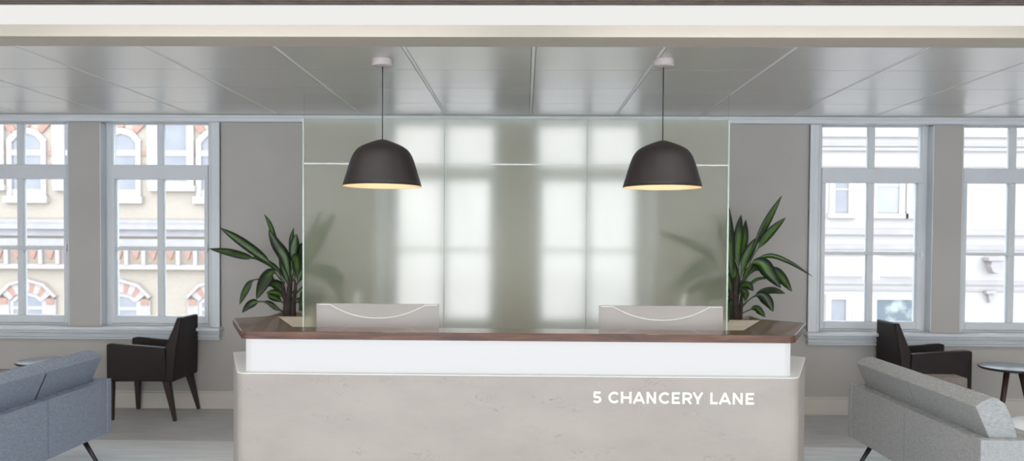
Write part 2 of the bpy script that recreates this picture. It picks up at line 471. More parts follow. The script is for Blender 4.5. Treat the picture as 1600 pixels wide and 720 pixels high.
while x < XB - .2:
    def fr(b, x=x):
        bx(b, x - .13, x + .13, YF - .12, YF - .09, .93, 1.24, 0)
        prism(b, [(x - .10, 1.23), (x - .03, 1.02), (x + .03, 1.02), (x + .10, 1.23)], YF - .15, YF - .11, 'y', 1)
    fpart('frieze_panel', fr, [M['terr'], M['red']])
    fpart('bracket', lambda b, x=x: bx(b, x + .17, x + .27, YF - .20, YF - .08, .88, 1.27), M['stone'])
    x += .452
def ring(b, cx, zc, r0, r1, a0, a1, y0, y1, mi):
    pts = []
    for i in range(5): a = a0 + (a1 - a0) * i / 4; pts.append((cx + r1 * math.cos(a), zc + r1 * math.sin(a)))
    for i in range(5): a = a1 + (a0 - a1) * i / 4; pts.append((cx + r0 * math.cos(a), zc + r0 * math.sin(a)))
    prism(b, pts, y0, y1, 'y', mi)
for k in range(-4, 5):
    ca = -10.57 + 2.5 * k
    if ca > XB - .8 or ca < XA + .8: continue
    # upper arched-head sash window
    def sur(b, ca=ca):
        bx(b, ca - .52, ca - .39, YF - .06, YF, 2.62, 4.10); bx(b, ca + .39, ca + .52, YF - .06, YF, 2.62, 4.10)
        bx(b, ca - .58, ca + .58, YF - .14, YF, 2.48, 2.66)
        bx(b, ca - .40, ca + .40, YF - .03, YF + .01, 2.66, 2.84)
        bx(b, ca - .40, ca + .40, YF - .04, YF + .01, 3.72, 3.87)
        ring(b, ca, 3.86, .44, .60, math.radians(25), math.radians(155), YF - .05, YF, 0)
    w = fpart('window', sur, M['wst'])
    fpart('pane', lambda b, ca=ca: bx(b, ca - .39, ca + .39, YF - .012, YF - .004, 2.83, 4.26), M['fglass'], w)
    def key(b, ca=ca):
        for s in (-1, 0, 1):
            a = math.pi / 2 + s * .62
            ring(b, ca, 3.86, .61, .98, a - .13, a + .13, YF - .05, YF, 0)
        for s in (-1, 1):
            bx(b, ca + s * .64 - .09, ca + s * .64 + .09, YF - .03, YF, 3.40, 3.52); bx(b, ca + s * .64 - .09, ca + s * .64 + .09, YF - .03, YF, 3.72, 3.84)
    fpart('red_brick_dressing', key, M['red'])
    # lower arched window
    cl = ca + .0
    def arch(b, cl=cl):
        n = 9; A0, A1 = math.radians(38), math.radians(142)
        for i in range(n):
            a0 = A0 + (A1 - A0) * i / n; a1 = A0 + (A1 - A0) * (i + 1) / n
            ring(b, cl, -.42, .56, .84, a0, a1, YF - .08, YF, 1 if i % 2 else 0)
        ring(b, cl, -.42, .84, .92, math.radians(30), math.radians(150), YF - .12, YF, 0)
        for s in (-1, 1):
            bx(b, cl + s * .62 - .14, cl + s * .62 + .14, YF - .06, YF, -2.4, -.05, 0)
            bx(b, cl + s * .62 - .10, cl + s * .62 + .10, YF - .08, YF, -.18, -.02, 1)
            bx(b, cl + s * .62 - .10, cl + s * .62 + .10, YF - .08, YF, -.62, -.46, 1)
    fpart('arch', arch, [M['stone'], M['red']])
    def lw(b, cl=cl):
        bx(b, cl - .48, cl - .38, YF - .03, YF, -2.3, -.02); bx(b, cl + .38, cl + .48, YF - .03, YF, -2.3, -.02)
        bx(b, cl - .38, cl + .38, YF - .03, YF, -.32, -.24)
        ring(b, cl, -.42, .46, .57, math.radians(40), math.radians(140), YF - .04, YF, 0)
    w = fpart('window', lw, M['wst'])
    fpart('pane', lambda b, cl=cl: bx(b, cl - .38, cl + .38, YF - .012, YF - .004, -2.3, .03), M['fglass'], w)
    # flat headed window in between
    cb = ca + 1.38
    if cb < XB - .8:
        def fb(b, cb=cb):
            bx(b, cb - .68, cb - .36, YF - .09, YF, 2.90, 5.4); bx(b, cb + .36, cb + .54, YF - .09, YF, 2.90, 5.4)
            bx(b, cb - .62, cb + .60, YF - .16, YF, 2.80, 2.95); bx(b, cb - .40, cb + .40, YF - .04, YF + .01, 2.95, 3.06)
            bx(b, cb - .40, cb + .40, YF - .04, YF + .01, 3.72, 3.87); bx(b, cb - .60, cb + .60, YF - .1, YF, 5.2, 5.5)
        w = fpart('window', fb, M['wst'])
        fpart('pane', lambda b, cb=cb: bx(b, cb - .37, cb + .37, YF - .012, YF - .004, 3.0, 5.2), M['fglass'], w)
        def rb(b, cb=cb):
            for s in (-1, 1):
                for z in (3.4, 3.85): bx(b, cb + s * .66 - .09, cb + s * .66 + .09, YF - .02, YF, z, z + .12)
        fpart('red_brick_dressing', rb, M['red'])

t = thing('stone_building', 'white stuccoed building with pale mouldings across the street, seen through the right windows', 'building', (9, YF, -4.86))
def gpart(name, fn, m, parent=None, bevel=0):
    b = bmn(); fn(b)
    for v in b.verts: v.co -= Vector((9, YF, -4.86))
    return obj(name, b, m, parent or t, bevel)
X0, X1 = -3.4, 24.0
gpart('wall', lambda b: bx(b, X0, X1, YF, YF + .8, -4.86, 8.5), M['wst'])
gpart('moulding', lambda b: (bx(b, X0, X1, YF - .10, YF, 4.28, 4.38), bx(b, X0, X1, YF - .05, YF, 4.05, 4.13), bx(b, X0, X1, YF - .10, YF, 3.93, 4.01),
                            bx(b, X0, X1, YF - .05, YF, 3.52, 3.56), bx(b, X0, X1, YF - .12, YF, 1.78, 1.92), bx(b, X0, X1, YF - .05, YF, 1.40, 1.52), bx(b, X0, X1, YF - .07, YF, .50, .60), bx(b, X0, X1, YF - .04, YF, .34, .38)), M['wst2'])
def swin(cx, z0, z1, hw, g):
    def f(b):
        bx(b, cx - hw - .14, cx - hw, YF - .05, YF, z0 - .02, z1 + .12); bx(b, cx + hw, cx + hw + .14, YF - .05, YF, z0 - .02, z1 + .12)
        bx(b, cx - hw, cx + hw, YF - .05, YF, z1, z1 + .12); bx(b, cx - hw - .2, cx + hw + .2, YF - .13, YF, z0 - .14, z0 - .02)
        bx(b, cx - hw, cx + hw, YF - .03, YF, (z0 + z1) / 2 + .18, (z0 + z1) / 2 + .22)
    w = gpart('window', f, M['wst'])
    gpart('pane', lambda b: bx(b, cx - hw, cx + hw, YF - .012, YF - .004, z0, z1), M[g], w)
for cx, hw, g in ((-1.8, .25, 'fglass2'), (-.3, .25, 'fglass2'), (1.2, .25, 'fglass2'), (2.7, .25, 'fglass2'), (4.6, .25, 'fglass2'), (6.2, .25, 'fglass2'), (8.16, .17, 'fglass'), (9.35, .28, 'fglass2'), (10.2, .24, 'fglass2'),
                  (14.6, .3, 'fglass2'), (16.2, .3, 'fglass2')):
    swin(cx, 2.34, 3.35 if g == 'fglass2' else 3.14, hw, g)
for cx, hw, z1, g in ((1.6, .2, .1, 'fglass'), (3.1, .45, .1, 'fglass3'), (8.12, .19, .10, 'fglass'), (9.62, .52, .10, 'fglass3'), (15.2, .5, .1, 'fglass3')):
    swin(cx, -1.9, z1, hw, g)
for cx in (8.2, 9.75):
    gpart('panel_moulding', lambda b, cx=cx: (bx(b, cx - .55, cx + .55, YF - .04, YF, .68, .71), bx(b, cx - .55, cx + .55, YF - .04, YF, 1.24, 1.27)), M['wst2'])
for cx in (11.95, 13.35):
    def cor(b, cx=cx):
        bx(b, cx - .16, cx + .30, YF - .30, YF, 1.12, 1.22, bevel=.02)
        prism(b, [(cx - .06, 1.12), (cx + .2, 1.12), (cx + .22, .95), (cx + .10, .80), (cx - .02, .84), (cx - .08, .98)], YF - .26, YF, 'y')
        bx(b, cx - .12, cx + .14, YF - .16, YF, .28, .36); prism(b, [(cx - .05, .30), (cx + .08, .30), (cx + .04, .05), (cx, .05)], YF - .12, YF, 'y')
    gpart('corbel', cor, M['wst2'])

# ------------------------------------------------------------------ reception desk
CX = -.036; YD = 3.60
t = thing('reception_desk', 'pale plaster reception desk with walnut top, glowing white band and white lettering', 'desk', (CX, 4.0, 0))
O = Vector((CX, 4.0, 0))
def dpart(name, fn, m, bevel=0, seg=3, parent=None):
    b = bmn(); fn(b)
    for v in b.verts: v.co -= O
    return obj(name, b, m, parent or t, bevel, seg)
def U(fw, ow, oy, ew, ey, iw, iy, yf=YD):
    R_ = [(fw, yf), (ow, oy), (ew, ey), (iw, iy)]
    pts = [(CX + x, y) for x, y in R_] + [(CX - x, y) for x, y in reversed(R_)]
    return pts
top_poly = U(1.300, 1.567, 4.19, 1.378, 4.36, 1.117, 3.80)
base_poly = U(1.322, 1.592, 4.262, 1.40, 4.40, 1.13, 3.86)
def rounded(poly, idx, r):
    """replace the corners idx by small arcs"""
    out = []
    n = len(poly)
    for i, p in enumerate(poly):
        if i in idx:
            p = Vector(p); a = Vector(poly[i - 1]); c = Vector(poly[(i + 1) % n])
            pa = p + (a - p).normalized() * r; pc = p + (c - p).normalized() * r
            for k in range(7):
                s = k / 6; q = pa * (1 - s) ** 2 + p * 2 * s * (1 - s) + pc * s * s
                out.append((q.x, q.y))
        else: out.append(tuple(p))
    return out
dpart('front_panel', lambda b: prism(b, rounded(base_poly, (0, 7), .05), .06, .915), M['plaster'], .002)
dpart('plinth', lambda b: prism(b, U(1.27, 1.55, 4.24, 1.37, 4.38, 1.10, 3.84, YD + .04), 0, .06), M['blackrod'])
dpart('ledge', lambda b: prism(b, rounded([(x, y) for x, y in base_poly], (0, 7), .05), .915, .920), M['white'], .002)
band = [(CX + 1.312, YD + .045), (CX + 1.312, 4.12), (CX + 1.2, 4.12), (CX + 1.12, 3.85), (CX - 1.12, 3.85), (CX - 1.2, 4.12), (CX - 1.312, 4.12), (CX - 1.312, YD + .045)]
dpart('light_band', lambda b: prism(b, rounded(band, (0, 7), .06), .920, 1.081), M['band'])
dpart('countertop', lambda b: prism(b, rounded(top_poly, (0, 7), .03), 1.081, 1.118), M['walnut'], .003)
dpart('worktop', lambda b: prism(b, [(CX - 1.10, 3.87), (CX - 1.30, 4.38), (CX + 1.30, 4.38), (CX + 1.10, 3.87)], .71, .74), M['white'], .003)
dpart('side_leg', lambda b: bx(b, CX - 1.25, CX - 1.21, 4.24, 4.36, 0, .71), M['white'])
dpart('side_leg', lambda b: bx(b, CX + 1.21, CX + 1.25, 4.24, 4.36, 0, .71), M['white'])

# lettering, built from stroked outlines
LK = 0
def stroke(b, pts, w, closed=False):
    pts = [Vector((p[0], p[1], 0)) for p in pts]; L = []; Rr = []
    n = len(pts)
    for i, p in enumerate(pts):
        if i == 0: d = (pts[1] - p).normalized(); nrm = Vector((-d.y, d.x, 0)); k = 1
        elif i == n - 1: d = (p - pts[-2]).normalized(); nrm = Vector((-d.y, d.x, 0)); k = 1
        else:
            d0 = (p - pts[i - 1]).normalized(); d1 = (pts[i + 1] - p).normalized()
            n0 = Vector((-d0.y, d0.x, 0)); n1 = Vector((-d1.y, d1.x, 0)); nrm = (n0 + n1).normalized(); k = min(1 / max(nrm.dot(n0), .35), 2)
        L.append(p + nrm * w / 2 * k); Rr.append(p - nrm * w / 2 * k)
    global LK
    LK = (LK + 1) % 9; YY = YD - .0035 - LK * .00012
    def V(p, y): return b.verts.new((p.x, y, p.y))
    for i in range(n - 1):
        q = [L[i], L[i + 1], Rr[i + 1], Rr[i]]
        f = [V(p, YY) for p in q]; g = [V(p, YD + .001) for p in q]
        b.faces.new(f); b.faces.new(g[::-1])
        for j in range(4): b.faces.new((f[j], g[j], g[(j + 1) % 4], f[(j + 1) % 4]))
def arcp(cx, cy, rx, ry, a0, a1, n=14):
    return [(cx + rx * math.cos(math.radians(a0 + (a1 - a0) * i / n)), cy + ry * math.sin(math.radians(a0 + (a1 - a0) * i / n))) for i in range(n + 1)]
TX0, TX1, TZ0, TZ1 = .326, 1.078, .793, .8475
S = (TX1 - TX0) / (1480 - 147.)
H_ = TZ1 - TZ0
sw = 18.5 * S
def glyph(b, ch, a, c):
    x0 = TX0 + (a - 147) * S; x1 = TX0 + (c - 147) * S; z0, z1 = TZ0, TZ1; h = sw / 2; zm = (z0 + z1) / 2; W_ = x1 - x0
    st = lambda p: stroke(b, p, sw)
    if ch == 'C': st(arcp(x0 + W_ * .55, zm, W_ * .55 - h, H_ / 2 - h, 42, 318, 22))
    if ch == 'H': st([(x0 + h, z0), (x0 + h, z1)]); st([(x1 - h, z0), (x1 - h, z1)]); st([(x0 + h, zm), (x1 - h, zm)])
    if ch == 'A':
        m = (x0 + x1) / 2
        st([(x0 + h, z0), (m, z1 - h * .3)]); st([(m, z1 - h * .3), (x1 - h, z0)]); st([(x0 + W_ * .22, z0 + H_ * .28), (x1 - W_ * .22, z0 + H_ * .28)])
        st([(m - h, z1 - h), (m + h, z1 - h)])
    if ch == 'N': st([(x0 + h, z0), (x0 + h, z1)]); st([(x1 - h, z0), (x1 - h, z1)]); st([(x0 + h, z1 - h * .6), (x1 - h, z0 + h * .6)])
    if ch == 'E': st([(x0 + h, z0), (x0 + h, z1)]); [st([(x0 + h, z), (x1 - d, z)]) for z, d in ((z0 + h, 0), (zm, W_ * .12), (z1 - h, .02 * W_))]
    if ch == 'L': st([(x0 + h, z0), (x0 + h, z1)]); st([(x0 + h, z0 + h), (x1, z0 + h)])
    if ch == 'Y': m = (x0 + x1) / 2; st([(x0 + h, z1), (m, z0 + H_ * .38)]); st([(x1 - h, z1), (m, z0 + H_ * .38)]); st([(m, z0 + H_ * .42), (m, z0)])
    if ch == 'R':
        st([(x0 + h, z0), (x0 + h, z1)]); ry = H_ * .33
        st([(x0 + h, z1 - h)] + [(x0 + W_ * .52, z1 - h)] + arcp(x0 + W_ * .52, z1 - ry, W_ * .48 - h, ry - h, 80, -80, 10) + [(x0 + W_ * .52, z1 - 2 * ry + h), (x0 + h, z1 - 2 * ry + h)])
        st([(x0 + W_ * .52, z1 - 2 * ry + h), (x1 - h, z0)])
    if ch == '5':
        r = H_ * .31
        st([(x1 - W_ * .10, z1 - h), (x0 + W_ * .2, z1 - h), (x0 + W_ * .14, z0 + 2 * r - h)] )
        st([(x0 + W_ * .12, z0 + 2 * r - h), (x0 + W_ * .5, z0 + 2 * r - h)] + arcp(x0 + W_ * .5, z0 + r, W_ * .5 - h, r - h, 80, -90, 10) + [(x0 + W_ * .3, z0 + h * 1.1), (x0 + h * .6, z0 + h * 2.0)])
def letters(b):
    for ch, a, c in (('5', 147, 215), ('C', 273, 362), ('H', 377, 465), ('A', 475, 578), ('N', 590, 668), ('C', 692, 782), ('E', 799, 867), ('R', 887, 967),
                     ('Y', 969, 1060), ('L', 1117, 1178), ('A', 1187, 1291), ('N', 1303, 1385), ('E', 1410, 1480)):
        glyph(b, ch, a, c)
lt = dpart('lettering', letters, M['bead']); lt['label'] = 'white capital lettering reading 5 CHANCERY LANE'

# ------------------------------------------------------------------ monitors
def monitor(x, y, label):
    t = thing('computer_monitor', label, 'monitor', (x, y, .74), 0, None)
    W2, z0, z1 = .334, .07, .466
    b = bmn(); bx(b, -W2, W2, .0015, .012, z0, z1)
    # bulging rear shell facing the room
    nx, nz = 18, 8; g = []
    for j in range(nz + 1):
        row = []
        for i in range(nx + 1):
            u = -1 + 2 * i / nx; v = -1 + 2 * j / nz
            d = .020 * (max(0, 1 - u ** 4) * max(0, 1 - v ** 4))
            row.append(b.verts.new((u * W2, -d, (z0 + z1) / 2 + v * (z1 - z0) / 2)))
        g.append(row)
    for j in range(nz):
        for i in range(nx):
            f = b.faces.new((g[j][i], g[j][i + 1], g[j + 1][i + 1], g[j + 1][i])); f.smooth = True
    obj('shell', b, M['mon'], t)
    b = bmn(); bx(b, -W2 + .012, W2 - .012, .0121, .0135, z0 + .012, z1 - .012); obj('screen', b, M['screen'], t)
    # white bead shaped as the strip light's reflection on the curved back
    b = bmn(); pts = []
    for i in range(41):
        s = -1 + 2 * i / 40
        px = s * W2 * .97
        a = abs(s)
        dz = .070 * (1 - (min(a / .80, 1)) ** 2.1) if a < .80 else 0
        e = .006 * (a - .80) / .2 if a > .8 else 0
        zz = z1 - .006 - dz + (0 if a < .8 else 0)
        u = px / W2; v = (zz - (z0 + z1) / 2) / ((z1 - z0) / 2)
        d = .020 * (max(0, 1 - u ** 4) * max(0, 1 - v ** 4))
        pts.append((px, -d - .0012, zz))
    path_tube(b, pts, [.0022] * len(pts), 8); obj('reflection_bead', b, M['bead'], t)
    b = bmn(); bx(b, -.09, .09, -.11, .08, 0, .008, bevel=.003); bx(b, -.045, .045, -.035, -.012, .006, .27, bevel=.004); obj('stand', b, M['alu'], t)
    return t
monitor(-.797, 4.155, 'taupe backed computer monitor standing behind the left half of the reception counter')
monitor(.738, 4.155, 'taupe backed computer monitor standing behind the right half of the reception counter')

# ------------------------------------------------------------------ pendant lamps
def pendant(x, y, label):
    t = thing('pendant_lamp', label, 'lamp', (x, y, ZC), 0, None)
    b = bmn(); lathe(b, [(0, 0), (.065, 0), (.066, -.004), (.066, -.036), (.062, -.043), (.058, -.045), (0, -.046)]); obj('canopy', b, M['canopy'], t)
    b = bmn(); tube(b, (0, 0, -.045), (0, 0, -.50), .0032, .0032, 10); obj('cord', b, M['blackrod'], t)
    za = -.494
    prof = [(.0, 0), (.012, -.001), (.03, -.005), (.07, -.019), (.105, -.033), (.129, -.045), (.152, -.060), (.169, -.079), (.183, -.103), (.195, -.133), (.209, -.176), (.222, -.220), (.234, -.258), (.2425, -.289)]
    b = bmn(); lathe(b, [(r, za + z) for r, z in prof] + [(.2405, za - .290)], 72); obj('lamp_shade', b, M['black'], t)
    b = bmn(); lathe(b, [(max(r - .004, 0), za + z - .004) for r, z in prof[:-1]] + [(.2395, za - .2895)], 72); sh = obj('shade_lining', b, M['lamp_in'], t)
    b = bmn(); lathe(b, [(0, za - .06), (.018, za - .062), (.02, za - .10), (.034, za - .13), (.04, za - .16), (.03, za - .19), (0, za - .2)], 24); obj('bulb', b, M['bulb'], t)
    ld = bpy.data.lights.new('lamp_glow', 'POINT'); ld.energy = LAMP_W; ld.color = (1, .78, .52); ld.shadow_soft_size = .04
    lo = bpy.data.objects.new('lamp_glow', ld); COL.objects.link(lo); lo.parent = t; lo.location = (0, 0, za - .225)
    return t
LAMP_W = 1.6
pendant(-.886, 4.76, 'black dome pendant lamp hanging above the left monitor')
pendant(.845, 4.76, 'black dome pendant lamp hanging above the right monitor')

# ------------------------------------------------------------------ glass screen
YG = 5.88
GX = [-1.700, -.618, .470, 1.546]
t = thing('glass_screen', 'frosted floor to ceiling glass screen of three panels behind the reception desk', 'glass partition', (0, YG, 0))
for i in range(3):
    x0, x1 = GX[i] + .004, GX[i + 1] - .004
    b = bmn(); bx(b, x0, x1, -.005, .005, .012, 2.13); bx(b, x0, x1, -.005, .005, 2.142, 2.478)
    p = obj('glass_panel', b, M['frost'], t)
    b = bmn(); bx(b, x0, x1, -.005, .005, 2.478, ZC + .004); c = obj('clear_strip', b, M['cglass'], p)
    b = bmn(); bx(b, x0, x1, -.006, .006, 2.13, 2.142); c = obj('film_line', b, M['gline'], p)
for x in (GX[0], GX[3]):
    b = bmn(); bx(b, x - .007, x + .004, -.007, .007, .012, 2.478); obj('lit_glass_edge', b, M['gedge'], t)  # pale green paint stands in for light caught by the glass edge
for x in GX[1:3]:
    b = bmn(); bx(b, x - .0035, x + .0035, -.005, .005, .012, 2.478); obj('joint', b, M['gjoint'], t)
b = bmn(); bx(b, GX[0], GX[3], -.015, .015, 0, .012); obj('floor_channel', b, M['alu'], t)

# ------------------------------------------------------------------ potted plants
def spline(pts, n):
    P = [Vector(p) for p in pts]; P = [P[0] * 2 - P[1]] + P + [P[-1] * 2 - P[-2]]
    out = []; segs = len(P) - 3
    for i in range(n + 1):
        s = i / n * segs; k = min(int(s), segs - 1); u = s - k
        p0, p1, p2, p3 = P[k:k + 4]
        out.append(.5 * ((2 * p1) + (p2 - p0) * u + (2 * p0 - 5 * p1 + 4 * p2 - p3) * u * u + (3 * p1 - p0 - 3 * p2 + p3) * u ** 3))
    return out
def leaf(b, uv, pts, width, stem=.25, twist=0.):
    n = 18; C = spline(pts, n)
    rows = []
    for i, p in enumerate(C):
        s = i / n
        d = (C[min(i + 1, n)] - C[max(i - 1, 0)]).normalized()
        side = d.cross(Vector((0, 1, 0)))
        side = side.normalized() if side.length > .05 else Vector((1, 0, 0))
        side = (Matrix.Rotation(twist, 3, d) @ side).normalized()
        nr = side.cross(d).normalized()
        if s < stem: w = .0045 + .004 * s
        else:
            q = (s - stem) / (1 - stem); w = .006 * (1 - q) + width / 2 * (math.sin(math.pi * min(q, 1) ** .80) ** .75 if 0 < q < 1 else 0)
        w = max(w, .0006)
        row = [(b.verts.new(p + side * w * a + nr * (-abs(a)) * w * .30 * (-1)), (a + 1) / 2, s) for a in (-1, -.5, 0, .5, 1)]
        rows.append(row)
    for r0, r1 in zip(rows, rows[1:]):
        for k in range(4):
            q = (r0[k], r0[k + 1], r1[k + 1], r1[k])
            f = b.faces.new([v[0] for v in q]); f.smooth = True
            for lp, v in zip(f.loops, q): lp[uv].uv = (v[1], v[2])
def plant(cx, cy, px0, specs, canes, label, pw=(-.17, .17)):
    t = thing('potted_plant', label, 'plant', (cx, cy, 0))
    # planter: tall pale wood box with a rim
    b = bmn(); a0, a1 = pw; H0 = .93
    bx(b, a0, a0 + .02, -.18, .18, .02, H0); bx(b, a1 - .02, a1, -.18, .18, .02, H0)
    bx(b, a0 + .02, a1 - .02, -.18, -.16, .02, H0); bx(b, a0 + .02, a1 - .02, .16, .18, .02, H0)
    bx(b, a0 + .02, a1 - .02, -.16, .16, 0, .04)
    obj('planter', b, M['ply'], t)
    b = bmn(); bx(b, a0 + .021, a1 - .021, -.159, .159, .80, .895); obj('soil', b, M['soil'], t)
    b = bmn()
    for pts, r0, r1 in canes:
        P = spline([(p[0] - cx, p[1], p[2]) for p in pts], 10)
        path_tube(b, P, [(r0 + (r1 * .4 - r0) * i / 10) * 1.35 for i in range(11)], 10)
    obj('trunk', b, M['cane'], t)
    b = bmn(); uv = b.loops.layers.uv.new('UVMap')
    for pts, w, stem, tw in specs:
        leaf(b, uv, [(p[0] - cx, p[1], p[2]) for p in pts], w, stem, tw)
    me_o = obj('foliage', b, M['leaf'], t)
    s = me_o.modifiers.new('sol', 'SOLIDIFY'); s.thickness = .0016
    return t
left_leaves = [
    ([(-1.994, -0.0, 1.191), (-2.058, -0.03, 1.31), (-2.166, -0.06, 1.413), (-2.346, -0.09, 1.551), (-2.488, -0.12, 1.647)], 0.0706, 0.40, 0.30),
    ([(-2.024, 0, 1.22), (-2.162, 0.013, 1.367), (-2.308, 0.025, 1.407), (-2.484, 0.038, 1.45), (-2.651, 0.05, 1.474)], 0.0647, 0.45, 0.50),
    ([(-1.949, -0.0, 1.206), (-1.989, -0.017, 1.398), (-2.057, -0.033, 1.516), (-2.113, -0.05, 1.633)], 0.0911, 0.10, 0.20),
    ([(-2.038, 0, 1.457), (-2.096, 0.017, 1.604), (-2.138, 0.033, 1.7), (-2.184, 0.05, 1.765)], 0.0323, 0.10, 0.40),
    ([(-1.92, 0, 1.25), (-1.933, 0.02, 1.413), (-1.95, 0.04, 1.546), (-1.938, 0.06, 1.653)], 0.0412, 0.20, 0.30),
    ([(-1.905, 0, 1.25), (-1.92, 0, 1.413), (-1.912, 0, 1.516), (-1.897, 0, 1.601)], 0.0764, 0.25, 0.30),
    ([(-1.949, -0.0, 1.221), (-1.904, -0.05, 1.399), (-1.867, -0.1, 1.357), (-1.845, -0.15, 1.25)], 0.0882, 0.30, 0.10),
    ([(-2.009, -0.0, 1.191), (-2.077, -0.04, 1.283), (-2.145, -0.08, 1.209), (-2.19, -0.12, 1.062)], 0.1147, 0.30, 0.20),
    ([(-2.009, -0.0, 1.146), (-2.17, -0.007, 1.219), (-2.271, -0.015, 1.204), (-2.328, -0.022, 1.116), (-2.363, -0.03, 1.01)], 0.0647, 0.48, 0.40),
    ([(-2.009, -0.0, 0.953), (-2.105, -0.025, 1.022), (-2.2, -0.05, 1.04), (-2.265, -0.075, 1.017), (-2.317, -0.1, 0.95)], 0.0617, 0.50, 0.20),
    ([(-1.994, 0, 1.043), (-2.044, 0.017, 1.1), (-2.109, 0.033, 1.114), (-2.167, 0.05, 1.105)], 0.0529, 0.20, 0.30),
    ([(-1.994, 0, 1.013), (-2.062, 0.027, 1.055), (-2.131, 0.053, 1.075), (-2.17, 0.08, 1.088)], 0.0500, 0.20, 0.20),
    ([(-2.009, 0, 0.946), (-2.071, 0.007, 0.982), (-2.132, 0.013, 1.026), (-2.187, 0.02, 1.035)], 0.0353, 0.20, 0.30),
    ([(-1.964, 0, 1.013), (-2.029, 0.017, 1.145), (-2.109, 0.033, 1.188), (-2.167, 0.05, 1.164)], 0.0735, 0.20, 0.20),
    ([(-1.949, 0, 1.147), (-2.015, 0.02, 1.249), (-2.111, 0.04, 1.337), (-2.238, 0.06, 1.395), (-2.32, 0.08, 1.394)], 0.0382, 0.30, 0.30),
    ([(-1.92, -0.0, 1.073), (-1.839, -0.047, 1.15), (-1.818, -0.093, 1.08), (-1.834, -0.14, 0.968)], 0.0588, 0.30, 0.20),
    ([(-1.935, 0, 1.102), (-1.88, 0.017, 1.22), (-1.848, 0.033, 1.353), (-1.845, 0.05, 1.457)], 0.0735, 0.30, 0.30),
    ([(-1.935, -0.0, 1.013), (-1.88, -0.033, 1.061), (-1.833, -0.067, 1.02), (-1.831, -0.1, 0.957)], 0.0353, 0.30, 0.20),
    ([(-1.964, 0, 1.176), (-1.99, 0.01, 1.279), (-2.015, 0.02, 1.368), (-2.048, 0.03, 1.456)], 0.0735, 0.10, 0.30),
    ([(-1.92, 0, 1.221), (-1.831, 0, 1.354), (-1.712, 0, 1.562), (-1.571, 0, 1.781)], 0.0970, 0.22, 0.30),
    ([(-1.927, 0, 1.206), (-1.861, 0.027, 1.354), (-1.786, 0.053, 1.562), (-1.716, 0.08, 1.789)], 0.0882, 0.22, 0.30),
    ([(-1.905, -0.0, 1.162), (-1.825, -0.02, 1.267), (-1.701, -0.04, 1.309), (-1.578, -0.06, 1.292), (-1.448, -0.08, 1.177)], 0.0794, 0.30, 0.20),
    ([(-1.905, 0, 1.102), (-1.802, 0.005, 1.207), (-1.685, 0.01, 1.252), (-1.537, 0.015, 1.149), (-1.531, 0.02, 1.015)], 0.0588, 0.40, 0.20),
    ([(-1.92, 0, 1.013), (-1.835, 0.017, 1.072), (-1.736, 0.033, 1.084), (-1.635, 0.05, 1.049)], 0.0647, 0.30, 0.30),
    ([(-1.92, -0.0, 1.043), (-1.826, -0.017, 1.016), (-1.732, -0.033, 1.018), (-1.639, -0.05, 0.976)], 0.0588, 0.30, 0.30),
    ([(-1.949, 0, 1.206), (-1.887, 0.04, 1.398), (-1.854, 0.08, 1.502), (-1.82, 0.12, 1.396)], 0.0647, 0.30, 0.30),
]
left_canes = [
    ([(-1.964, 0, 0.86), (-1.964, 0, 1.043), (-1.949, 0, 1.191), (-1.934, 0, 1.25)], 0.03, 0.018),
    ([(-1.994, 0, 0.86), (-1.987, 0, 1.028), (-2.009, 0, 1.131), (-2.001, 0, 1.205)], 0.02, 0.014),
    ([(-1.927, 0, 0.86), (-1.92, 0, 1.028), (-1.905, 0, 1.147), (-1.912, 0, 1.221)], 0.02, 0.013),
]
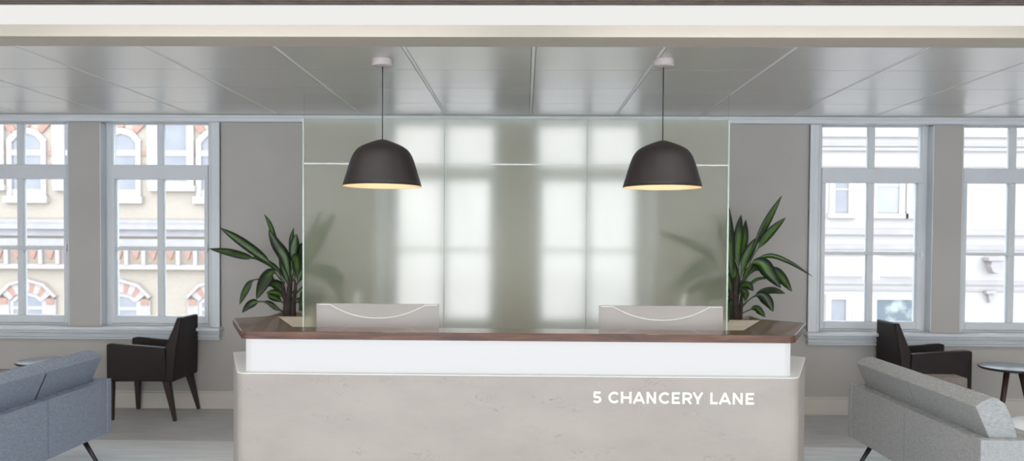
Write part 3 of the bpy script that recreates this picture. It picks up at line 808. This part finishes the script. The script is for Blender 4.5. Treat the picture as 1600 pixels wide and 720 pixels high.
right_leaves = [
    ([(1.812, -0.0, 1.323), (1.84, -0.007, 1.436), (1.924, -0.015, 1.589), (2.007, -0.022, 1.758), (2.097, -0.03, 1.937)], 0.0711, 0.42, 0.40),
    ([(1.828, -0.0, 1.291), (1.867, -0.025, 1.436), (1.945, -0.05, 1.557), (2.023, -0.075, 1.661), (2.108, -0.1, 1.756)], 0.0711, 0.42, 0.30),
    ([(1.78, 0, 1.258), (1.819, 0, 1.403), (1.873, 0, 1.516), (1.928, 0, 1.605)], 0.0841, 0.15, 0.30),
    ([(1.717, -0.0, 1.193), (1.694, -0.013, 1.435), (1.675, -0.027, 1.66), (1.656, -0.04, 1.87)], 0.0905, 0.15, 0.20),
    ([(1.764, 0, 1.29), (1.766, 0.017, 1.483), (1.777, 0.033, 1.645), (1.791, 0.05, 1.783)], 0.0873, 0.15, 0.30),
    ([(1.78, 0, 1.29), (1.811, 0.033, 1.483), (1.835, 0.067, 1.613), (1.844, 0.1, 1.744)], 0.0711, 0.25, 0.30),
    ([(1.781, -0.0, 1.226), (1.887, -0.013, 1.388), (2.01, -0.025, 1.444), (2.166, -0.038, 1.391), (2.353, -0.05, 1.277)], 0.0323, 0.30, 0.20),
    ([(1.781, -0.0, 1.21), (1.85, -0.03, 1.372), (1.937, -0.06, 1.374), (1.992, -0.09, 1.296), (2.07, -0.12, 1.184)], 0.1132, 0.30, 0.20),
    ([(1.797, 0, 1.21), (1.927, 0.013, 1.372), (2.044, 0.025, 1.324), (2.129, 0.038, 1.259), (2.219, 0.05, 1.145)], 0.0873, 0.42, 0.20),
    ([(1.768, 0, 1.0), (1.833, 0.007, 1.065), (1.931, 0.015, 1.126), (2.045, 0.022, 1.154), (2.157, 0.03, 1.133)], 0.0647, 0.45, 0.50),
    ([(1.768, -0.0, 0.984), (1.857, -0.02, 1.091), (1.93, -0.04, 1.117), (1.988, -0.06, 1.071), (2.024, -0.08, 0.99)], 0.0841, 0.40, 0.20),
    ([(1.768, -0.0, 0.952), (1.841, -0.025, 0.995), (1.889, -0.05, 1.013), (1.921, -0.075, 0.989), (1.954, -0.1, 0.947)], 0.0550, 0.35, 0.30),
    ([(1.782, 0, 1.113), (1.855, 0.033, 1.192), (1.945, 0.067, 1.248), (2.052, 0.1, 1.255)], 0.0259, 0.30, 0.40),
    ([(1.766, 0, 1.161), (1.836, 0.027, 1.29), (1.907, 0.053, 1.338), (1.98, 0.08, 1.321)], 0.0647, 0.20, 0.30),
    ([(1.75, -0.0, 1.161), (1.788, -0.033, 1.196), (1.826, -0.067, 1.198), (1.856, -0.1, 1.16)], 0.0647, 0.20, 0.30),
    ([(1.75, -0.0, 1.097), (1.771, -0.04, 1.148), (1.799, -0.08, 1.135), (1.781, -0.12, 1.074)], 0.0550, 0.20, 0.30),
    ([(1.767, 0, 1.065), (1.752, 0.01, 1.209), (1.737, 0.02, 1.322), (1.73, 0.03, 1.418)], 0.0873, 0.10, 0.30),
    ([(1.733, -0.0, 1.193), (1.647, -0.013, 1.395), (1.531, -0.025, 1.458), (1.368, -0.038, 1.542), (1.097, -0.05, 1.64)], 0.0905, 0.42, 0.50),
    ([(1.734, -0.0, 1.161), (1.63, -0.02, 1.347), (1.481, -0.04, 1.362), (1.35, -0.06, 1.29), (1.223, -0.08, 1.179)], 0.1035, 0.30, 0.20),
    ([(1.7, 0, 1.242), (1.67, 0.047, 1.482), (1.639, 0.093, 1.645), (1.603, 0.14, 1.826)], 0.0582, 0.30, 0.30),
    ([(1.734, 0, 1.097), (1.658, 0.02, 1.208), (1.534, 0.04, 1.222), (1.345, 0.06, 1.138)], 0.0905, 0.30, 0.30),
    ([(1.735, 0, 1.064), (1.638, 0, 1.128), (1.541, 0, 1.128), (1.462, 0, 1.046)], 0.0873, 0.30, 0.20),
    ([(1.727, -0.0, 1.064), (1.652, -0.033, 1.195), (1.588, -0.067, 1.212), (1.589, -0.1, 1.103)], 0.0808, 0.30, 0.20),
    ([(1.735, -0.0, 1.032), (1.694, -0.063, 1.069), (1.657, -0.127, 1.01), (1.632, -0.19, 0.914)], 0.0647, 0.20, 0.20),
    ([(1.742, -0.0, 1.097), (1.697, -0.017, 1.162), (1.667, -0.033, 1.259), (1.638, -0.05, 1.324)], 0.0711, 0.20, 0.20),
]
right_canes = [
    ([(1.737, 0, 0.86), (1.735, 0, 1.064), (1.741, 0, 1.226), (1.764, 0, 1.29)], 0.03, 0.018),
    ([(1.769, 0, 0.86), (1.783, 0, 1.016), (1.79, 0, 1.113), (1.805, 0, 1.194)], 0.018, 0.012),
    ([(1.713, 0, 0.86), (1.703, 0, 1.048), (1.701, 0, 1.193), (1.716, 0, 1.274)], 0.022, 0.015),
]
plant(-1.905, 6.35, 0, left_leaves, left_canes, 'leafy green potted plant in a pale wood planter behind the left end of the desk', (-.185, .185))
plant(1.735, 6.35, 0, right_leaves, right_canes, 'leafy green potted plant in a pale wood planter behind the right end of the desk', (-.185, .19))

# slim white posts seen through the frosted glass
for x, lb in ((-1.402, 'slim white floor post seen blurred through the left panel of the frosted glass'), (1.325, 'slim white floor post seen blurred through the right panel of the frosted glass')):
    t = thing('floor_post', lb, 'post', (x, 6.42, 0))
    b = bmn(); lathe(b, [(0, 0), (.09, 0), (.09, .012), (.03, .02)], 24); obj('post_base', b, M['white'], t)
    b = bmn(); lathe(b, [(.026, .015), (.026, 1.10), (.020, 1.12), (0, 1.12)], 24); obj('post', b, M['white'], t)

# ------------------------------------------------------------------ armchairs
def armchair(ox, label, s):
    """s=-1 faces -x, s=+1 faces +x; local u runs from the front of the arm to the back"""
    t = thing('armchair', label, 'armchair', (ox, 6.70, 0))
    def X(u): return -s * u
    def P(poly): return [(X(u), z) for u, z in poly]
    for y0, y1 in ((-.25, -.175), (.175, .25)):
        b = bmn(); prism(b, P([(0, .655), (.03, .66), (.50, .627), (.52, .34), (.03, .335), (0.0, .36)]), y0, y1, 'y')
        obj('arm', b, M['leather'], t, .012)
    b = bmn(); prism(b, P([(.02, .335), (.02, .455), (.50, .44), (.55, .34)]), -.178, .178, 'y'); obj('seat', b, M['leather'], t, .015)
    # back, narrowing upward
    b = bmn()
    ring_ = []
    for z, u0, u1, hw in ((.335, .47, .570, .250), (.62, .485, .588, .225), (.80, .545, .604, .185), (.878, .568, .612, .170)):
        ring_.append([b.verts.new((X(u0), -hw, z)), b.verts.new((X(u1), -hw, z)), b.verts.new((X(u1), hw, z)), b.verts.new((X(u0), hw, z))])
    for r0, r1 in zip(ring_, ring_[1:]):
        for k in range(4): b.faces.new((r0[k], r0[(k + 1) % 4], r1[(k + 1) % 4], r1[k]))
    b.faces.new(ring_[0][::-1]); b.faces.new(ring_[-1])
    obj('backrest', b, M['leather'], t, .014)
    for y in (-.222, .222):
        b = bmn(); tube(b, (X(.028), y, .36), (X(.034), y, 0), .036, .019, sq=True); obj('leg', b, M['chairleg'], t)
        sp = .02 if y > 0 else -.012
        b = bmn(); tube(b, (X(.50), y * .97, .36), (X(.582), y + sp, 0), .040, .017, sq=True); obj('leg', b, M['chairleg'], t)
    return t
armchair(-3.553, 'dark brown leather armchair facing left below the window, beside the blue-grey sofa', -1)
armchair(3.742, 'dark brown leather armchair facing right below the window, behind the pale grey sofa', 1)

# ------------------------------------------------------------------ side tables
def side_table(x, y, rz, label, r=.245, h=.56, top='tabletop', leg='tableleg', lr=.17):
    t = thing('side_table', label, 'side table', (x, y, 0), rz)
    b = bmn(); lathe(b, [(0, h), (r - .008, h), (r - .004, h - .002)], 64); lathe(b, [(r - .004, h - .002), (r, h - .005), (r, h - .012), (r - .014, h - .022), (0, h - .022)], 64, 1)
    bmesh.ops.remove_doubles(b, verts=b.verts[:], dist=.0001); obj('tabletop', b, [M[top], M['blackrod'] if top != 'white' else M[top]], t)
    for k in range(3):
        a = 2 * math.pi * k / 3
        b = bmn(); tube(b, (.06 * math.cos(a), .06 * math.sin(a), h - .022), (lr * math.cos(a), lr * math.sin(a), 0), .022, .014, 14); obj('leg', b, M[leg], t)
    return t
side_table(-3.86, 6.17, 0.6, 'round dark topped side table behind the blue-grey sofa, left of its armchair')
side_table(3.955, 6.275, -.56, 'round dark topped side table with splayed wooden legs beside the right armchair', .24)
side_table(3.335, 4.80, .5, 'low round white table just showing past the near end of the pale grey sofa', .30, .42, 'white', 'black', .2)

# ------------------------------------------------------------------ sofas
def sofa(xb, s, fab, label, caps):
    """back plane at xb, seat towards s (+1: +x); runs along y from 3.70 to 5.19"""
    y0, y1 = (3.76, 5.13) if s < 0 else (3.71, 5.225)
    t = thing('sofa', label, 'sofa', (xb + s * .375, (y0 + y1) / 2, 0))
    ox, oy = xb + s * .375, (y0 + y1) / 2
    def X(u): return xb + s * u - ox
    def bb(u0, u1, a, c, z0, z1):
        b = bmn(); xa, xc = sorted((X(u0), X(u1))); bx(b, xa, xc, a - oy, c - oy, z0, z1); return b
    ym = (y0 + y1) / 2
    obj('gap_shade_filler', bb(.022, .10, y0 + .051, y1 - .051, .262, .585), M['dark_gap'], t)  # dark filler added so the gap between back panels reads as shade
    for a, c in ((y0 + .055, ym - .0045), (ym + .0045, y1 - .055)):
        obj('back_panel', bb(.004, .075, a, c, .25, .603), fab, t, .0008)
    for a, c in ((y0, y0 + .05), (y1 - .05, y1)):
        obj('arm', bb(0, .75, a, c, .245, .608), fab, t, .004)
    obj('seat_base', bb(.076, .70, y0 + .051, y1 - .051, .235, .33), fab, t, .01)
    for a, c in ((y0 + .055, ym - .003), (ym + .003, y1 - .055)):
        obj('seat_cushion', bb(.16, .76, a, c, .331, .455), fab, t, .03, 4)
    for a, c in ((y0 + .06, ym - .0035), (ym + .0035, y1 - .10)):
        prof = [(.095, .48), (.080, .60), (.045, .68), (.006, .765), (.030, .785), (.080, .808), (.110, .807), (.150, .78), (.190, .70), (.215, .60), (.225, .465)]
        b = bmn(); prism(b, [(X(u), z - (.008 if s > 0 else -.004)) for u, z in prof], a - oy, c - oy, 'y')
        o = obj('back_cushion', b, fab, t, .005, 3)
        for p in o.data.polygons: p.use_smooth = False
    b = bmn(); prism(b, [(X(u + (.005 if u < .09 else -.005)), z - .012) for u, z in prof], ym - .0034 - oy, ym + .0034 - oy, 'y')
    obj('cushion_gap_shade', b, M['dark_gap'], t)  # dark sliver between the cushions, shade put in as colour
    for a in (y0 + .14, y1 - .22):
        for u, du in ((.07, -.13), (.66, .10)):
            b = bmn(); tube(b, (X(u), a - oy, .25), (X(u + du), a - oy + (.03 if a > ym else -.03), 0), .016, .009, 12); obj('leg', b, M['blackrod'], t)
    return t
sofa(-2.79, -1, M['sofaL'], 'blue-grey two seat sofa with its back to the left side of the desk', None)
sofa(2.20, 1, M['sofaR'], 'pale grey two seat sofa with its back to the right side of the desk', None)
def bolster(x0, x1, label, rnd):
    t = bmn(); bx(t, x0, x1, -.075, .075, 0, .232 - .0, bevel=.0)
    o = obj('cushion', t, M['tan'], None, rnd, 5); o.location = (0, 5.05 if x0 > 0 else 4.96, .456)
    tag(o, label, 'cushion')
    return o
bolster(2.56, 2.86, 'taupe cushion standing on the seat of the pale grey sofa at its far arm', .012)
bolster(-3.53, -3.28, 'taupe cushion standing on the seat of the blue-grey sofa at its far arm', .04)

# ------------------------------------------------------------------ light
w = bpy.data.worlds.new('World'); SC.world = w; w.use_nodes = True
nt = w.node_tree; bg = nt.nodes['Background']; bg.inputs[0].default_value = (.80, .91, 1.0, 1); bg.inputs[1].default_value = 5.6

def area(name, x, y, z, sx, sy, watts, col, rot=(0, 0, 0)):
    ld = bpy.data.lights.new(name, 'AREA'); ld.shape = 'RECTANGLE'; ld.size = sx; ld.size_y = sy; ld.energy = watts; ld.color = col
    o = bpy.data.objects.new(name, ld); COL.objects.link(o); o.location = (x, y, z); o.rotation_euler = rot
    return o
# added fill lights, unseen, brightening the desk front from the near ceiling
for i, (x, y) in enumerate(((-4.2, .6), (-1.4, .6), (1.4, .6), (4.2, .6), (-3, -2), (0, -2), (3, -2))):
    area('near_fill_light', x, y, ZN - .01, 1.2, .6, 14, (1, .92, .83))
# added fill strips just out of view, brightening sofas and desk from above
for x in (-4.3, -1.45, 1.45, 4.3):
    area('overhead_fill_light', x, 3.82, ZN - .01, 2.4, .12, 12, (1, .95, .90))
# added fill from behind the camera, set in the back wall's unseen openings
for k in range(4):
    area('rear_fill_light', XL + (XR - XL) * (k + .5) / 4, YB - .08, 1.65, (XR - XL) / 4 - .4, 2.1, REAR_FILL_W, (.96, .98, 1.0), (math.radians(90), 0, 0))
# daylight entering through each window (portals only guide the sky light)
for i, (x0, x1) in enumerate(opens):
    a = area('window_portal', (x0 + x1) / 2, YO + .02, 1.7, x1 - x0, 1.9, 1, (1, 1, 1), (math.radians(-90), 0, 0))
    a.data.cycles.is_portal = True

# ------------------------------------------------------------------ camera
cam = bpy.data.cameras.new('camera'); co = bpy.data.objects.new('camera', cam); COL.objects.link(co)
pitch, yaw, roll = math.radians(-1.3), math.radians(.955), math.radians(.35)
f = Vector((-math.sin(yaw) * math.cos(pitch), math.cos(yaw) * math.cos(pitch), math.sin(pitch)))
r = Vector((math.cos(yaw), math.sin(yaw), 0)); u = r.cross(f)
r2 = r * math.cos(roll) + u * math.sin(roll); u2 = u * math.cos(roll) - r * math.sin(roll)
mw = Matrix((r2, u2, -f)).transposed().to_4x4(); mw.translation = (0, 0, 1.55)
co.matrix_world = mw
cam.sensor_width = 36; cam.lens = 27.0; cam.shift_x = .0001; cam.shift_y = 44.11 / 1600
cam.clip_start = .05
cam.dof.use_dof = True; cam.dof.focus_distance = 3.9; cam.dof.aperture_fstop = 2.4
SC.camera = co
SC.view_settings.view_transform = 'Standard'; SC.view_settings.look = 'None'
SC.view_settings.gamma = 1; SC.view_settings.use_curve_mapping = False
SC.view_settings.exposure = 0
SC.cycles.max_bounces = 10; SC.cycles.transmission_bounces = 8; SC.cycles.transparent_max_bounces = 12
SC.cycles.use_denoising = True
